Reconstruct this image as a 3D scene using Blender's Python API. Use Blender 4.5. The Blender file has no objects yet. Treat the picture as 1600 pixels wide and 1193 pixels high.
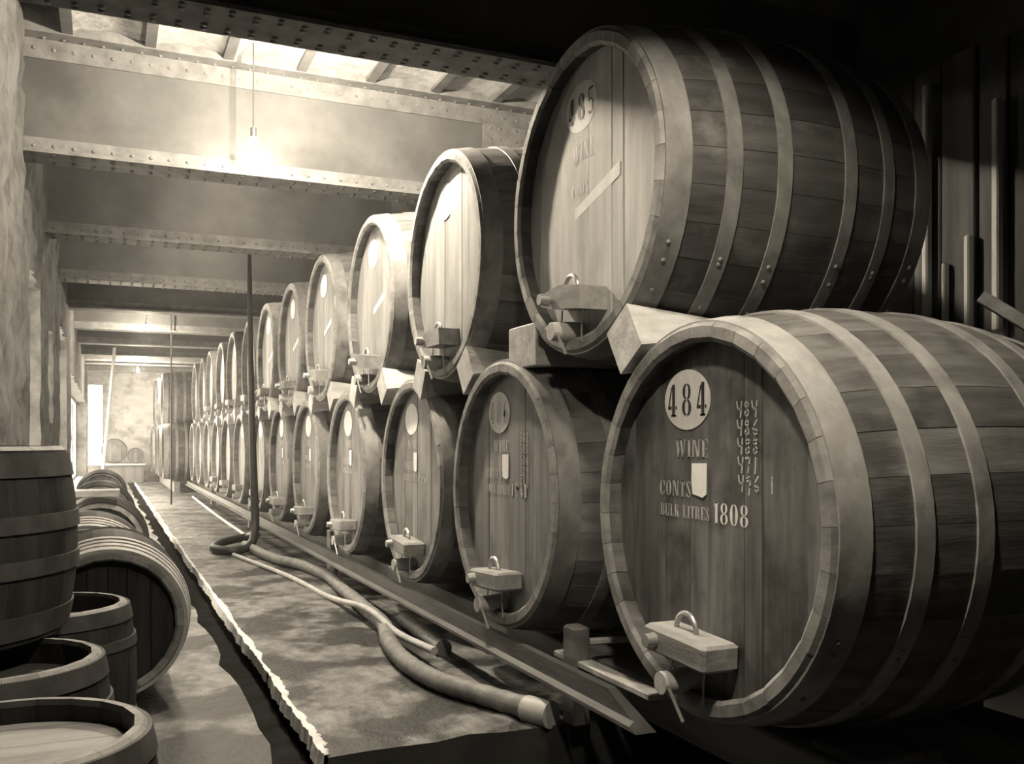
import bpy, math, random
from mathutils import Matrix, Vector
random.seed(7)
R = math.radians
S = 1.7                      # metres per layout unit (distance from the lens to the row of cask faces)
H = 0.68 * S                 # lens height above the floor
def W(x, y, z=-0.68):        # layout units, z measured from lens height -> metres
    return Vector((x * S, y * S, z * S + H))

# ------------------------------------------------------------------ camera, world, sun, exposure
sc = bpy.context.scene
COL = sc.collection
YAW = math.atan(635 / 1448)
cam = bpy.data.cameras.new('camera'); cam.sensor_width = 36; cam.lens = 36 * 1448 / 1600
cam.shift_y = 91.5 / 1600; cam.clip_start = 0.02; cam.clip_end = 200
co = bpy.data.objects.new('camera', cam); COL.objects.link(co)
co.location = (0, 0, H); co.rotation_euler = (R(90), 0, -YAW)
sc.camera = co
sc.view_settings.view_transform = 'Standard'; sc.view_settings.look = 'None'
sc.view_settings.exposure = 0.0; sc.view_settings.gamma = 1.0; sc.view_settings.use_curve_mapping = False
sc.cycles.use_denoising = True
sc.cycles.max_bounces = 8; sc.cycles.diffuse_bounces = 4
sc.cycles.sample_clamp_indirect = 4.0
TINT = (1.0, 0.87, 0.67)
wd = bpy.data.worlds.new('sky'); sc.world = wd; wd.use_nodes = True
bg = wd.node_tree.nodes['Background']; bg.inputs[0].default_value = (*TINT, 1); bg.inputs[1].default_value = 14.0
sun = bpy.data.lights.new('sun', 'SUN'); sun.energy = 60; sun.angle = R(2); sun.color = TINT
so = bpy.data.objects.new('sun', sun); COL.objects.link(so)
so.rotation_euler = Vector((0.66, -0.12, -1.12)).to_track_quat('-Z', 'Y').to_euler()
so.location = W(-3, 6, 4)
NEAR_LAMP_W, KEY_LAMP_W, AISLE_LAMP_W, FAR_LAMP_W = 160.0, 1200.0, 80.0, 1000.0

# ------------------------------------------------------------------ materials (neutral tones, procedural)
MATS = {}
def mat(name, dark, light, scale=(6, 6, 6), rough=0.7, bump=0.2, rand=0.0, detail=6, stain=None, stain_scale=2.0, metal=0.0, stain_at=(0.5, 0.62), spec=0.4):
    m = bpy.data.materials.new(name); m.use_nodes = True
    nt = m.node_tree; N = nt.nodes; Lk = nt.links
    b = N['Principled BSDF']; b.inputs['Roughness'].default_value = rough; b.inputs['Metallic'].default_value = metal
    b.inputs['Specular IOR Level'].default_value = spec
    tc = N.new('ShaderNodeTexCoord'); mp = N.new('ShaderNodeMapping'); mp.inputs['Scale'].default_value = scale
    oi = N.new('ShaderNodeObjectInfo')
    ad = N.new('ShaderNodeVectorMath'); ad.operation = 'SCALE'; ad.inputs[0].default_value = (13, 17, 11)
    Lk.new(oi.outputs['Random'], ad.inputs['Scale'])
    a2 = N.new('ShaderNodeVectorMath'); a2.operation = 'ADD'
    Lk.new(tc.outputs['Object'], a2.inputs[0]); Lk.new(ad.outputs[0], a2.inputs[1])
    Lk.new(a2.outputs[0], mp.inputs[0])
    no = N.new('ShaderNodeTexNoise'); no.inputs['Scale'].default_value = 1.0; no.inputs['Detail'].default_value = detail; no.inputs['Roughness'].default_value = 0.62
    Lk.new(mp.outputs[0], no.inputs['Vector'])
    cr = N.new('ShaderNodeValToRGB')
    cr.color_ramp.elements[0].position = 0.32; cr.color_ramp.elements[0].color = (dark, dark, dark, 1)
    cr.color_ramp.elements[1].position = 0.68; cr.color_ramp.elements[1].color = (light, light, light, 1)
    Lk.new(no.outputs['Fac'], cr.inputs[0])
    out = cr.outputs[0]
    if stain is not None:
        n2 = N.new('ShaderNodeTexNoise'); n2.inputs['Scale'].default_value = stain_scale; n2.inputs['Detail'].default_value = 7; n2.inputs['Roughness'].default_value = 0.6
        Lk.new(a2.outputs[0], n2.inputs['Vector'])
        r2 = N.new('ShaderNodeValToRGB'); r2.color_ramp.elements[0].position = stain_at[0]; r2.color_ramp.elements[1].position = stain_at[1]
        Lk.new(n2.outputs['Fac'], r2.inputs[0])
        mx = N.new('ShaderNodeMix'); mx.data_type = 'RGBA'
        Lk.new(r2.outputs[0], mx.inputs['Factor']); Lk.new(out, mx.inputs['A']); mx.inputs['B'].default_value = (stain, stain, stain, 1)
        out = mx.outputs['Result']
    if rand:
        mr = N.new('ShaderNodeMapRange'); mr.inputs['To Min'].default_value = 1 - rand; mr.inputs['To Max'].default_value = 1 + rand
        Lk.new(oi.outputs['Random'], mr.inputs['Value'])
        mu = N.new('ShaderNodeVectorMath'); mu.operation = 'SCALE'
        Lk.new(out, mu.inputs[0]); Lk.new(mr.outputs[0], mu.inputs['Scale']); out = mu.outputs[0]
    Lk.new(out, b.inputs['Base Color'])
    if bump:
        bp = N.new('ShaderNodeBump'); bp.inputs['Strength'].default_value = bump; bp.inputs['Distance'].default_value = 0.02
        Lk.new(no.outputs['Fac'], bp.inputs['Height']); Lk.new(bp.outputs[0], b.inputs['Normal'])
    MATS[name] = m
    return m
def glow(name, strength):
    m = bpy.data.materials.new(name); m.use_nodes = True
    b = m.node_tree.nodes['Principled BSDF']
    b.inputs['Base Color'].default_value = (0.8, 0.8, 0.8, 1)
    b.inputs['Emission Color'].default_value = (*TINT, 1); b.inputs['Emission Strength'].default_value = strength
    MATS[name] = m
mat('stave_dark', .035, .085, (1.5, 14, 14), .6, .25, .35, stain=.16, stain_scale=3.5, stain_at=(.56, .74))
mat('stave_dusty', .07, .18, (1.5, 14, 14), .7, .25, .3, stain=.05, stain_scale=3.0, stain_at=(.5, .66))
mat('stave_mid', .10, .20, (1.5, 14, 14), .65, .25, .3, stain=.06, stain_scale=2.5, stain_at=(.52, .7))
mat('chime_wood', .12, .30, (8, 8, 8), .75, .3, .12)
mat('hoop_iron', .13, .26, (10, 7, 7), .6, .15, .15, stain=.08, stain_scale=4, stain_at=(.55, .7))
mat('hoop_dusty', .22, .36, (10, 7, 7), .65, .15, .1, stain=.16, stain_scale=5, stain_at=(.52, .68))
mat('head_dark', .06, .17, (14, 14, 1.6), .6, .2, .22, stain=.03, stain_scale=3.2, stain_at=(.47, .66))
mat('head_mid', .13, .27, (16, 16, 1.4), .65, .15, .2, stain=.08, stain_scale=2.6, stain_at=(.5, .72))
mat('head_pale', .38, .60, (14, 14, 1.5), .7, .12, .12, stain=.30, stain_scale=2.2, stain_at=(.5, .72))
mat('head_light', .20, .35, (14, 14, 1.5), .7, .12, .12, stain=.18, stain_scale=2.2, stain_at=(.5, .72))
mat('head_back', .02, .03, (8, 8, 8), .8, 0)
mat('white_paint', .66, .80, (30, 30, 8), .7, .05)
mat('faded_paint', .30, .62, (60, 60, 14), .75, .05)
mat('chalk', .30, .60, (70, 70, 70), .8, 0)
mat('black_paint', .02, .05, (30, 30, 10), .7, 0)
mat('paper', .80, .86, (20, 20, 20), .85, .02)
mat('bar_wood', .16, .34, (12, 3, 12), .7, .3, .2)
mat('pale_wood', .34, .55, (5, 14, 14), .7, .3, .2)
mat('old_timber', .08, .17, (14, 2, 14), .75, .35, .25)
mat('wire', .35, .5, (10, 10, 10), .4, 0, metal=.6)
mat('rail_iron', .015, .05, (18, 3, 18), .55, .3, .1)
mat('girder_paint', .07, .115, (2.5, 2.5, 2.5), .6, .08, .05, stain=.05, stain_scale=1.6, stain_at=(.45, .7))
mat('girder_flange', .10, .20, (9, 9, 9), .65, .25, .05)
mat('rivet_iron', .10, .20, (9, 9, 9), .5, 0)
mat('joist_iron', .07, .13, (6, 6, 6), .6, .1)
mat('ceiling_stone', .24, .42, (9, 9, 9), .85, .9, .12, stain=.25, stain_scale=6, stain_at=(.56, .68))
mat('plaster_dark', .10, .16, (3, 3, 3), .9, .1)
mat('wall_stone', .03, .11, (5, 5, 5), .9, .9, 0, detail=9, stain=.10, stain_scale=2.4, stain_at=(.52, .64))
mat('wall_brick', .50, .68, (3, 3, 9), .9, .5, 0, stain=.28, stain_scale=2, stain_at=(.5, .66))
mat('floor_slab', .035, .25, (9, 6, 8), .5, .8, 0, detail=12, stain=.010, stain_scale=2.0, stain_at=(.465, .545), spec=.5)
mat('gutter_floor', .008, .02, (6, 6, 6), .95, .4, spec=.03)
mat('pale_edge', .55, .85, (14, 14, 14), .8, .6, 0)
mat('pit_shade', .015, .035, (5, 5, 5), .9, .4)  # near black: the unlit pit's shade is put into the colour
mat('hose_rubber', .12, .24, (12, 12, 12), .6, .3, .1)
mat('hose_dark', .012, .028, (12, 12, 12), .5, .2)
mat('pipe_pale', .30, .45, (10, 10, 10), .5, .1)
mat('keg_head', .012, .03, (14, 14, 1.6), .6, .15, .2, spec=.15)
mat('keg_stave', .012, .032, (1.5, 16, 16), .65, .25, .3, spec=.15)
mat('keg_hoop_pale', .22, .36, (9, 9, 9), .6, .1, .1)
mat('keg_hoop_dark', .03, .07, (9, 9, 9), .6, .1, .1, spec=.15)
mat('keg_rim', .13, .26, (12, 12, 12), .7, .2, .2)
mat('board_dark', .05, .12, (10, 10, 1.2), .8, .4, .4)
mat('batten_pale', .5, .7, (8, 8, 1.5), .8, .3, .2)
mat('enamel', .05, .06, (8, 8, 8), .4, 0)
mat('cloth', .3, .45, (8, 8, 8), .9, .3)
mat('window_frame_paint', .5, .6, (8, 8, 8), .6, .05)
glow('bulb_glass', 60)

# ------------------------------------------------------------------ mesh helpers
class MB:
    def __init__(s): s.v = []; s.f = []
    def add(s, vs, fs):
        o = len(s.v); s.v += [tuple(p) for p in vs]; s.f += [tuple(i + o for i in f) for f in fs]; return s
    def box(s, x0, y0, z0, x1, y1, z1, bev=0.0):
        if bev <= 0:
            vs = [(x0,y0,z0),(x1,y0,z0),(x1,y1,z0),(x0,y1,z0),(x0,y0,z1),(x1,y0,z1),(x1,y1,z1),(x0,y1,z1)]
            return s.add(vs, [(0,3,2,1),(4,5,6,7),(0,1,5,4),(1,2,6,5),(2,3,7,6),(3,0,4,7)])
        b = bev; vs = []; 
        for (z, i) in ((z0, b), (z0 + b, 0), (z1 - b, 0), (z1, b)):
            X0, X1, Y0, Y1 = x0 + i, x1 - i, y0 + i, y1 - i
            vs += [(X0+b,Y0,z),(X1-b,Y0,z),(X1,Y0+b,z),(X1,Y1-b,z),(X1-b,Y1,z),(X0+b,Y1,z),(X0,Y1-b,z),(X0,Y0+b,z)]
        fs = [tuple(range(7, -1, -1)), tuple(range(24, 32))]
        for k in range(3):
            for j in range(8):
                a = k*8 + j; c = k*8 + (j+1) % 8; fs.append((a, c, c+8, a+8))
        return s.add(vs, fs)
    def prism(s, poly, ax, a, b):     # poly: 2d points; extruded along axis ax ('x','y','z') from a to b
        n = len(poly)
        def p3(p, t): return {'x': (t, p[0], p[1]), 'y': (p[0], t, p[1]), 'z': (p[0], p[1], t)}[ax]
        vs = [p3(p, a) for p in poly] + [p3(p, b) for p in poly]
        fs = [tuple(range(n - 1, -1, -1)), tuple(range(n, 2*n))] + [(i, (i+1) % n, (i+1) % n + n, i + n) for i in range(n)]
        return s.add(vs, fs)
    def lathe(s, prof, n=48, closed=True, cap=False):   # profile (x, r) revolved about X
        m = len(prof); vs = []
        for (x, r) in prof:
            for j in range(n):
                a = 2*math.pi*j/n; vs.append((x, r*math.cos(a), r*math.sin(a)))
        fs = []
        for i in range(m if closed else m - 1):
            k = (i + 1) % m
            for j in range(n):
                l = (j + 1) % n; fs.append((i*n+j, k*n+j, k*n+l, i*n+l))
        if cap:
            fs.append(tuple(range(n))); fs.append(tuple((m-1)*n + j for j in range(n-1, -1, -1)))
        return s.add(vs, fs)
    def tube(s, path, rad, n=10, cap=True):
        pts = [Vector(p) for p in path]; vs = []; up = Vector((0, 0, 1)); prev = None
        for i, p in enumerate(pts):
            t = (pts[min(i+1, len(pts)-1)] - pts[max(i-1, 0)]).normalized()
            if prev is None:
                a = t.cross(up)
                if a.length < 1e-3: a = t.cross(Vector((1, 0, 0)))
            else: a = prev - t * prev.dot(t)
            a.normalize(); b = t.cross(a); prev = a
            r = rad(i / (len(pts) - 1)) if callable(rad) else rad
            for j in range(n):
                an = 2*math.pi*j/n; vs.append(p + (a*math.cos(an) + b*math.sin(an)) * r)
        fs = []
        for i in range(len(pts)-1):
            for j in range(n):
                l = (j+1) % n; fs.append((i*n+j, i*n+l, (i+1)*n+l, (i+1)*n+j))
        if cap: fs += [tuple(range(n-1, -1, -1)), tuple((len(pts)-1)*n + j for j in range(n))]
        return s.add(vs, fs)
    def dome(s, c, r, h, nrm='z-', n=6):     # little rivet head
        c = Vector(c); M = {'z-': (Vector((1,0,0)), Vector((0,-1,0)), Vector((0,0,-1))), 'y-': (Vector((1,0,0)), Vector((0,0,1)), Vector((0,-1,0))), 'x-': (Vector((0,1,0)), Vector((0,0,-1)), Vector((-1,0,0))), 'r': (Vector((1,0,0)), Vector((0,1,0)), Vector((0,0,1)))}[nrm]
        vs = []
        for (rr, hh) in ((r, 0), (r*.7, h*.75)):
            for j in range(n):
                a = 2*math.pi*j/n; vs.append(c + M[0]*rr*math.cos(a) + M[1]*rr*math.sin(a) + M[2]*hh)
        vs.append(c + M[2]*h)
        fs = [(j, (j+1) % n, n + (j+1) % n, n + j) for j in range(n)] + [(n + j, n + (j+1) % n, 2*n) for j in range(n)]
        return s.add(vs, fs)
    def mesh(s, name, m, smooth=None):
        me = bpy.data.meshes.new(name); me.from_pydata(s.v, [], s.f); me.update()
        me.materials.append(MATS[m] if isinstance(m, str) else m)
        if smooth:
            me.polygons.foreach_set('use_smooth', [True] * len(me.polygons))
            me.set_sharp_from_angle(angle=R(smooth))
        return me
def fixn(me):
    import bmesh
    bm = bmesh.new(); bm.from_mesh(me); bmesh.ops.recalc_face_normals(bm, faces=bm.faces); bm.to_mesh(me); bm.free(); return me
def link(name, me, parent=None, M=None):
    o = bpy.data.objects.new(name, me); COL.objects.link(o)
    if parent: o.parent = parent
    if M is not None: o.matrix_basis = M
    return o
def thing(name, loc, label, cat, group=None, rz=0):
    o = bpy.data.objects.new(name, None); o.empty_display_size = .1; COL.objects.link(o)
    o.location = loc; o.rotation_euler = (0, 0, rz)
    return tag(o, label, cat, group)
def tag(o, label=None, cat=None, group=None, kind=None):
    if label: o['label'] = label
    if cat: o['category'] = cat
    if group: o['group'] = group
    if kind: o['kind'] = kind
    return o
T = lambda x, y, z: Matrix.Translation((x, y, z))
def smoothpath(pts, k=8):
    P = [Vector(p) for p in pts]; P = [P[0]*2 - P[1]] + P + [P[-1]*2 - P[-2]]; out = []
    for i in range(1, len(P) - 2):
        for j in range(k):
            t = j / k; a, b, c, d = P[i-1], P[i], P[i+1], P[i+2]
            out.append(.5*((2*b) + (c-a)*t + (2*a-5*b+4*c-d)*t*t + (3*b-a-3*c+d)*t**3))
    out.append(P[-2]); return out

# ------------------------------------------------------------------ the setting
XL, XR, XB = -0.282, 2.42, -0.95       # left wall, board wall, recessed near wall
YN, YF, ZB, ZT, ZC = -1.2, 17.3, 1.10, 1.56, 1.60
YP = 1.99                              # where the floor slab stops
GX0, GX1 = 0.325, 0.437                # drain gutter
def struct(name, mb, m, smooth=None, fix=False):
    me = mb.mesh(name, m, smooth)
    if fix: fixn(me)
    return tag(link(name, me), kind='structure')
def wbox(mb, x0, y0, z0, x1, y1, z1):
    a, b = W(x0, y0, z0), W(x1, y1, z1); return mb.box(a.x, a.y, a.z, b.x, b.y, b.z)

def grid_floor(x0, x1, y0, y1, amp, nx, ny, rag=None):
    mb = MB(); a, b = W(x0, y0), W(x1, y1); rnd = random.Random(int(x0*100) + 5); vs = []
    for j in range(ny + 1):
        for i in range(nx + 1):
            x = a.x + (b.x-a.x)*i/nx; y = a.y + (b.y-a.y)*(j/ny)**1.6; z = rnd.uniform(-amp, amp) if 0 < i < nx else 0
            if rag == 'l' and i == 0: x += rnd.uniform(-.012, .012)
            if rag == 'l' and j == 0: y += rnd.uniform(-.025, .025)
            if rag == 'r' and i == nx: x += rnd.uniform(-.03, .03)
            vs.append((x, y, z))
    fs = [(j*(nx+1)+i, j*(nx+1)+i+1, (j+1)*(nx+1)+i+1, (j+1)*(nx+1)+i) for j in range(ny) for i in range(nx)]
    n0 = len(vs); nx1 = nx + 1     # skirt down the slab's edges
    edge = [j*nx1 for j in range(ny, -1, -1)] + list(range(1, nx1)) + [j*nx1 + nx for j in range(1, ny + 1)]
    vs += [(vs[e][0], vs[e][1], -.42) for e in edge]
    fs += [(edge[k], n0 + k, n0 + k + 1, edge[k+1]) for k in range(len(edge) - 1)]
    return mb.add(vs, fs)
floor = struct('floor', grid_floor(GX1, XR, YP, YF, .004, 24, 90, 'l'), 'floor_slab', 40)
struct('floor_beside_wall', grid_floor(XB, GX0, YN, YF, .004, 14, 120, 'r'), 'floor_slab', 40)
floor.data.materials.append(MATS['pit_shade']); floor.data.materials.append(MATS['gutter_floor'])
for p in floor.data.polygons:
    if abs(p.normal.y) > .7: p.material_index = 1  # slab's end face coloured dark, as if unlit
    elif p.normal.x < -.5: p.material_index = 2
mb = MB(); wbox(mb, GX0 - .05, YN, -.85, GX1 + .05, YF, -.745); struct('gutter', mb, 'gutter_floor')
mb = MB(); wbox(mb, GX1 - .07, YN, -1.0, XR, YP + .1, -.80); struct('pit_floor', mb, 'pit_shade')
# ragged pale edge of the gutter
mb = MB(); rnd = random.Random(3); vs = []; n = 420; wa = wb = .02
for i in range(n + 1):
    y = YP + (YF - 1 - YP) * (i/n)**1.5; p = W(GX1, y); wa = min(.03, max(.008, wa + rnd.uniform(-.009, .009))); wb = min(.05, max(.010, wb + rnd.uniform(-.014, .014))); w0, w1 = wa, wb
    vs += [(p.x - w0, p.y, -.05), (p.x - w0*.6, p.y, .003 + rnd.uniform(0, .006)), (p.x + w1*.5, p.y, .003 + rnd.uniform(0, .006)), (p.x + w1, p.y, -.008)]
mb.add(vs, [(i*4+k, i*4+k+1, i*4+k+5, i*4+k+4) for i in range(n) for k in range(3)])
o = link('gutter_edge', fixn(mb.mesh('gutter_edge', 'pale_edge'))); o.parent = floor

# ceiling, walls
mb = MB(); wbox(mb, XB - .3, YN - .2, ZC + .06, XR + .3, YF + .4, ZC + .2); ceiling = struct('ceiling', mb, 'plaster_dark')
mb = MB(); wbox(mb, XB - .3, YN - .2, -1.0, XR + .3, YN, ZC + .06); struct('wall_rear', mb, 'plaster_dark')
DX0, DX1, DZ0, DZ1 = -.27, -.05, -.40, .95       # bright doorway in the far wall's left corner
mb = MB(); wbox(mb, DX1, YF, -1.0, XR + .3, YF + .25, ZC + .06); wbox(mb, XL - .3, YF, DZ1, DX1, YF + .25, ZC + .06)
wbox(mb, XL - .3, YF, -1.0, DX1, YF + .25, DZ0); wbox(mb, XL - .3, YF, DZ0, DX0, YF + .25, DZ1); struct('wall_far', mb, 'wall_brick')
mb = MB(); wbox(mb, XR + .03, YN - .2, -1.0, XR + .3, YF + .2, ZC + .06); struct('wall_right', mb, 'plaster_dark')
mb = MB(); wbox(mb, XB - .25, YN - .2, -1.0, XB, 3.0, ZC + .06); wbox(mb, XB - .25, 2.85, -1.0, XL - .02, 3.0, ZC + .06)
struct('wall_recess', mb, 'wall_stone')

# rubble left wall with window openings (y0, y1, z0, z1)
OPEN = [(4.25, 4.95, -.55, .72), (5.66, 6.12, .10, .62), (7.0, 8.3, -.45, .80), (9.2, 16.6, -.58, .62)]
ys = sorted({3.0, YF} | {v for o_ in OPEN for v in o_[:2]}); zs = sorted({-1.0, ZC + .06} | {v for o_ in OPEN for v in o_[2:]})
def dense(a, st):
    out = []
    for p, q in zip(a, a[1:]):
        k = max(1, int((q-p)/st)); out += [p + (q-p)*i/k for i in range(k)]
    return out + [a[-1]]
ys = dense(ys, .07); zs = dense(zs, .07); rnd = random.Random(11); mb = MB()
def inop(y, z): return any(a < y < b and c < z < d for a, b, c, d in OPEN)
vs = []; TH = .22
for y in ys:
    for z in zs:
        p = W(XL, y, z); k_ = .25 if any(abs(y-a_) < .01 or abs(y-b_) < .01 for a_, b_, _, _ in OPEN) else 1; vs.append((p.x + k_*rnd.uniform(-.045, .012), p.y, p.z))
nz = len(zs); fs = []; n0 = len(vs)
for y in ys:
    for z in zs:
        p = W(XL - TH, y, z); vs.append(tuple(p))
for i in range(len(ys)-1):
    for j in range(nz-1):
        c = (ys[i]+ys[i+1])/2, (zs[j]+zs[j+1])/2
        if inop(*c): continue
        q = (i*nz+j, (i+1)*nz+j, (i+1)*nz+j+1, i*nz+j+1); fs.append(q); fs.append(tuple(n0 + k for k in q[::-1]))
        for (dy, dz, e) in ((-1, 0, (0, 3)), (1, 0, (2, 1)), (0, -1, (1, 0)), (0, 1, (3, 2))):
            i2, j2 = i + dy, j + dz
            if 0 <= i2 < len(ys)-1 and 0 <= j2 < nz-1 and inop((ys[i2]+ys[i2+1])/2, (zs[j2]+zs[j2+1])/2):
                a, b = q[e[0]], q[e[1]]; fs.append((a, b, b + n0, a + n0))
mb.add(vs, fs); wl = struct('wall_left', mb, 'wall_stone', 50); fixn(wl.data)
for k, (a, b, c, d) in enumerate(OPEN):          # plain timber frames and daylight portals
    if k == 1: continue
    mb = MB(); x0, x1 = XL - TH + .02, XL - TH + .06; t = .03
    wbox(mb, x0, a, c, x1, a + t, d); wbox(mb, x0, b - t, c, x1, b, d); wbox(mb, x0, a + t, d - t, x1, b - t, d); wbox(mb, x0, a + t, c, x1, b - t, c + t)
    struct('window_%d' % (k + 1), mb, 'window_frame_paint')
for k, (a, b, c, d) in enumerate(OPEN):
    l = bpy.data.lights.new('daylight_portal', 'AREA'); l.shape = 'RECTANGLE'; l.size = (d-c)*S; l.size_y = (b-a)*S
    l.cycles.is_portal = True
    o = link('daylight_portal', l); o.location = W(XL - TH - .02, (a+b)/2, (c+d)/2); o.rotation_euler = (0, R(-90), 0)
l = bpy.data.lights.new('daylight_portal', 'AREA'); l.shape = 'RECTANGLE'; l.size = (DX1-DX0)*S; l.size_y = (DZ1-DZ0)*S; l.cycles.is_portal = True
o = link('daylight_portal', l); o.location = W((DX0+DX1)/2, YF + .27, (DZ0+DZ1)/2); o.rotation_euler = (R(-90), 0, 0)

# riveted plate girders across the aisle
GY = [2.535 + 1.508*i for i in range(10)]
for i, gy in enumerate(GY):
    t = tag(thing('girder', W(.8, gy, ZB), '%s riveted steel plate girder overhead, counted from the camera' % ['first', 'second', 'third', 'fourth', 'fifth', 'sixth', 'seventh', 'eighth', 'ninth', 'tenth'][i], 'girder', 'riveted ceiling girders'))
    L0, L1 = (XL - .15 - .8)*S, (XR + .03 - .8)*S; hw = .085*S; hz = (ZT - ZB)*S; e = (ZC + .06 - ZB)*S
    link('web', MB().box(L0, -.008, .02, L1, .008, hz).mesh('web', 'girder_paint'), t)
    link('bottom_flange', MB().box(L0, -hw, 0, L1, hw, .022).mesh('flange', 'girder_flange'), t)
    link('top_flange', MB().box(L0, -hw, hz, L1, hw, e - .002).mesh('flange', 'girder_flange'), t)
    for nm, z0, z1 in (('angle_iron', .022, .13), ('angle_iron', hz - .13, hz)):
        for sg in (-1, 1):
            link(nm, MB().box(L0, min(sg*.008, sg*.022), z0, L1, max(sg*.008, sg*.022), z1).mesh('angle', 'girder_flange'), t)
    if i < 4:
        mb = MB(); st = .105 if i == 0 else .12; x = L0 + .3; k = 0
        while x < L1 - .1:
            rows = (-.115, -.075, .075, .115) if k % 2 else (-.095, -.055, .055, .095)
            for r_ in rows: mb.dome((x, r_, 0), .017, .012)
            if i > 0:
                mb.dome((x, -.022, .075), .014, .010, 'y-'); mb.dome((x, -.022, hz - .065), .014, .010, 'y-')
                mb.dome((x + st/2, -.05, hz), .014, .010)
            x += st; k += 1
        tag(link('rivet_rows', mb.mesh('rivet_rows', 'rivet_iron'), t), kind='stuff')
    if i in (1, 2):                     # cover plate over the web joint
        xj = (1.62 - .8)*S
        link('cover_plate', MB().box(xj, -.03, .13, xj + .42, -.008, hz - .13).mesh('cover_plate', 'girder_flange'), t)
        mb = MB()
        for q in range(6):
            for xx in (.06, .14, .28, .36): mb.dome((xj + xx, -.03, .2 + q*.085), .014, .01, 'y-')
        tag(link('rivet_rows', mb.mesh('rivet_rows', 'rivet_iron'), t), kind='stuff')
# joists and stone slabs between the first two girders (children of the ceiling)
jx = [-.135 + .2985*k for k in range(9)]
jm = MB().box(-.035, (GY[0] + .09)*S, 0, .035, (GY[1] - .085)*S, .10).mesh('joist', 'joist_iron')
for x in jx: link('joist', jm, ceiling, T(x*S, 0, W(0, 0, ZT + .005).z))
rnd = random.Random(5)
for x0, x1 in zip(jx, jx[1:]):
    mb = MB(); a, b = x0*S + .035, x1*S - .035; nn = 9; vs = []
    ya, yb = (GY[0] + .09)*S, (GY[1] - .087)*S; z0 = W(0, 0, ZT + .02).z; my = 12
    for j in range(my + 1):
        for i in range(nn + 1):
            vs.append((a + (b-a)*i/nn, ya + (yb-ya)*j/my, z0 + .03*math.sin(math.pi*i/nn) + rnd.uniform(-.008, .008)))
    mb.add(vs, [(j*(nn+1)+i, (j+1)*(nn+1)+i, (j+1)*(nn+1)+i+1, j*(nn+1)+i+1) for j in range(my) for i in range(nn)])
    link('ceiling_slab', mb.mesh('ceiling_slab', 'ceiling_stone', 60), ceiling)

# board wall behind the casks
bw = tag(link('wall_boards', MB().box(*W(XR - .005, 1.0, -.68), *W(XR + .03, 3.2, -.64)).mesh('wall_boards', 'board_dark')), kind='structure')
rnd = random.Random(9); y = .9
while y < 3.2:
    w = rnd.uniform(.10, .14)
    a, b = W(XR - .01, y, -.68), W(XR + .012, y + w - .008, 1.2 + rnd.uniform(-.02, .02)); dx = rnd.uniform(-.012, .012)
    link('board', MB().box(a.x + dx, a.y, a.z, b.x + dx, b.y, b.z, .006).mesh('board', 'board_dark'), bw); y += w
for y, z0, z1, w in ((2.155, -.1, 1.13, .022), (2.0, .1, .62, .02), (1.9, .32, 1.0, .024), (2.09, .2, .55, .012)):
    a, b = W(XR - .045, y, z0), W(XR - .018, y + w, z1)
    link('batten', MB().box(a.x, a.y, a.z, b.x, b.y, b.z, .008).mesh('batten', 'batten_pale'), bw)

# ------------------------------------------------------------------ stencil lettering (flat paint)
def _rect(x0, y0, x1, y1): return [(x0, y0), (x1, y0), (x1, y1), (x0, y1)]
def _arc(cx, cy, rx, ry, a0, a1, tx, ty, n=10):
    out = []
    for i in range(n):
        q = []
        for k in (i, i + 1):
            a = R(a0 + (a1 - a0)*k/n); t = ty + (tx - ty)*abs(math.cos(a))**1.3
            q.append(((cx + rx*math.cos(a), cy + ry*math.sin(a)), (cx + max(rx - t, .01)*math.cos(a), cy + max(ry - min(t, ty*1.6), .01)*math.sin(a))))
        out.append([q[0][0], q[1][0], q[1][1], q[0][1]])
    return out
def _stem(x, y0=0, y1=1, w=.15, serif=.06):
    o = [_rect(x, y0, x + w, y1)]
    if serif: o += [_rect(x - serif, y0, x + w + serif, y0 + .05), _rect(x - serif, y1 - .05, x + w + serif, y1)]
    return o
def _diag(x0, y0, x1, y1, w): return [[(x0, y0), (x0 + w, y0), (x1 + w, y1), (x1, y1)]]
G = {}
G['I'] = (.27, _stem(.06))
G['E'] = (.48, _stem(.06) + [_rect(.25, .95, .46, 1), _rect(.25, 0, .46, .05), _rect(.41, .78, .46, .96), _rect(.41, .04, .46, .22), _rect(.25, .47, .38, .53)])
G['L'] = (.46, _stem(.06) + [_rect(.25, 0, .45, .05), _rect(.40, .04, .45, .25)])
G['T'] = (.46, _stem(.155, serif=.05) + [_rect(0, .94, .46, 1), _rect(0, .76, .05, .95), _rect(.41, .76, .46, .95)])
G['N'] = (.58, _stem(.03, w=.07, serif=.04) + _diag(.08, .98, .36, 0, .15) + _stem(.46, w=.07, serif=.04))
G['W'] = (.80, _diag(.02, 1, .17, 0, .15) + _diag(.33, .94, .22, 0, .05) + _diag(.34, 1, .48, 0, .15) + _diag(.70, 1, .55, 0, .05) + [_rect(-.02, .95, .2, 1), _rect(.3, .95, .5, 1), _rect(.62, .95, .8, 1)])
G['O'] = (.52, _arc(.26, .5, .25, .5, 98, 262, .17, .05) + _arc(.26, .5, .25, .5, -82, 82, .17, .05))
G['0'] = G['O']
G['C'] = (.50, _arc(.26, .5, .25, .5, 98, 262, .17, .05) + _arc(.26, .5, .23, .5, 25, 82, .07, .05) + _arc(.26, .5, .23, .5, -82, -25, .07, .05) + [_rect(.43, .64, .48, .95)])
G['U'] = (.54, _stem(.04, .22, 1, .16, .04) + _arc(.28, .25, .24, .25, 185, 355, .12, .06) + _stem(.44, .25, 1, .07, .04))
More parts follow.
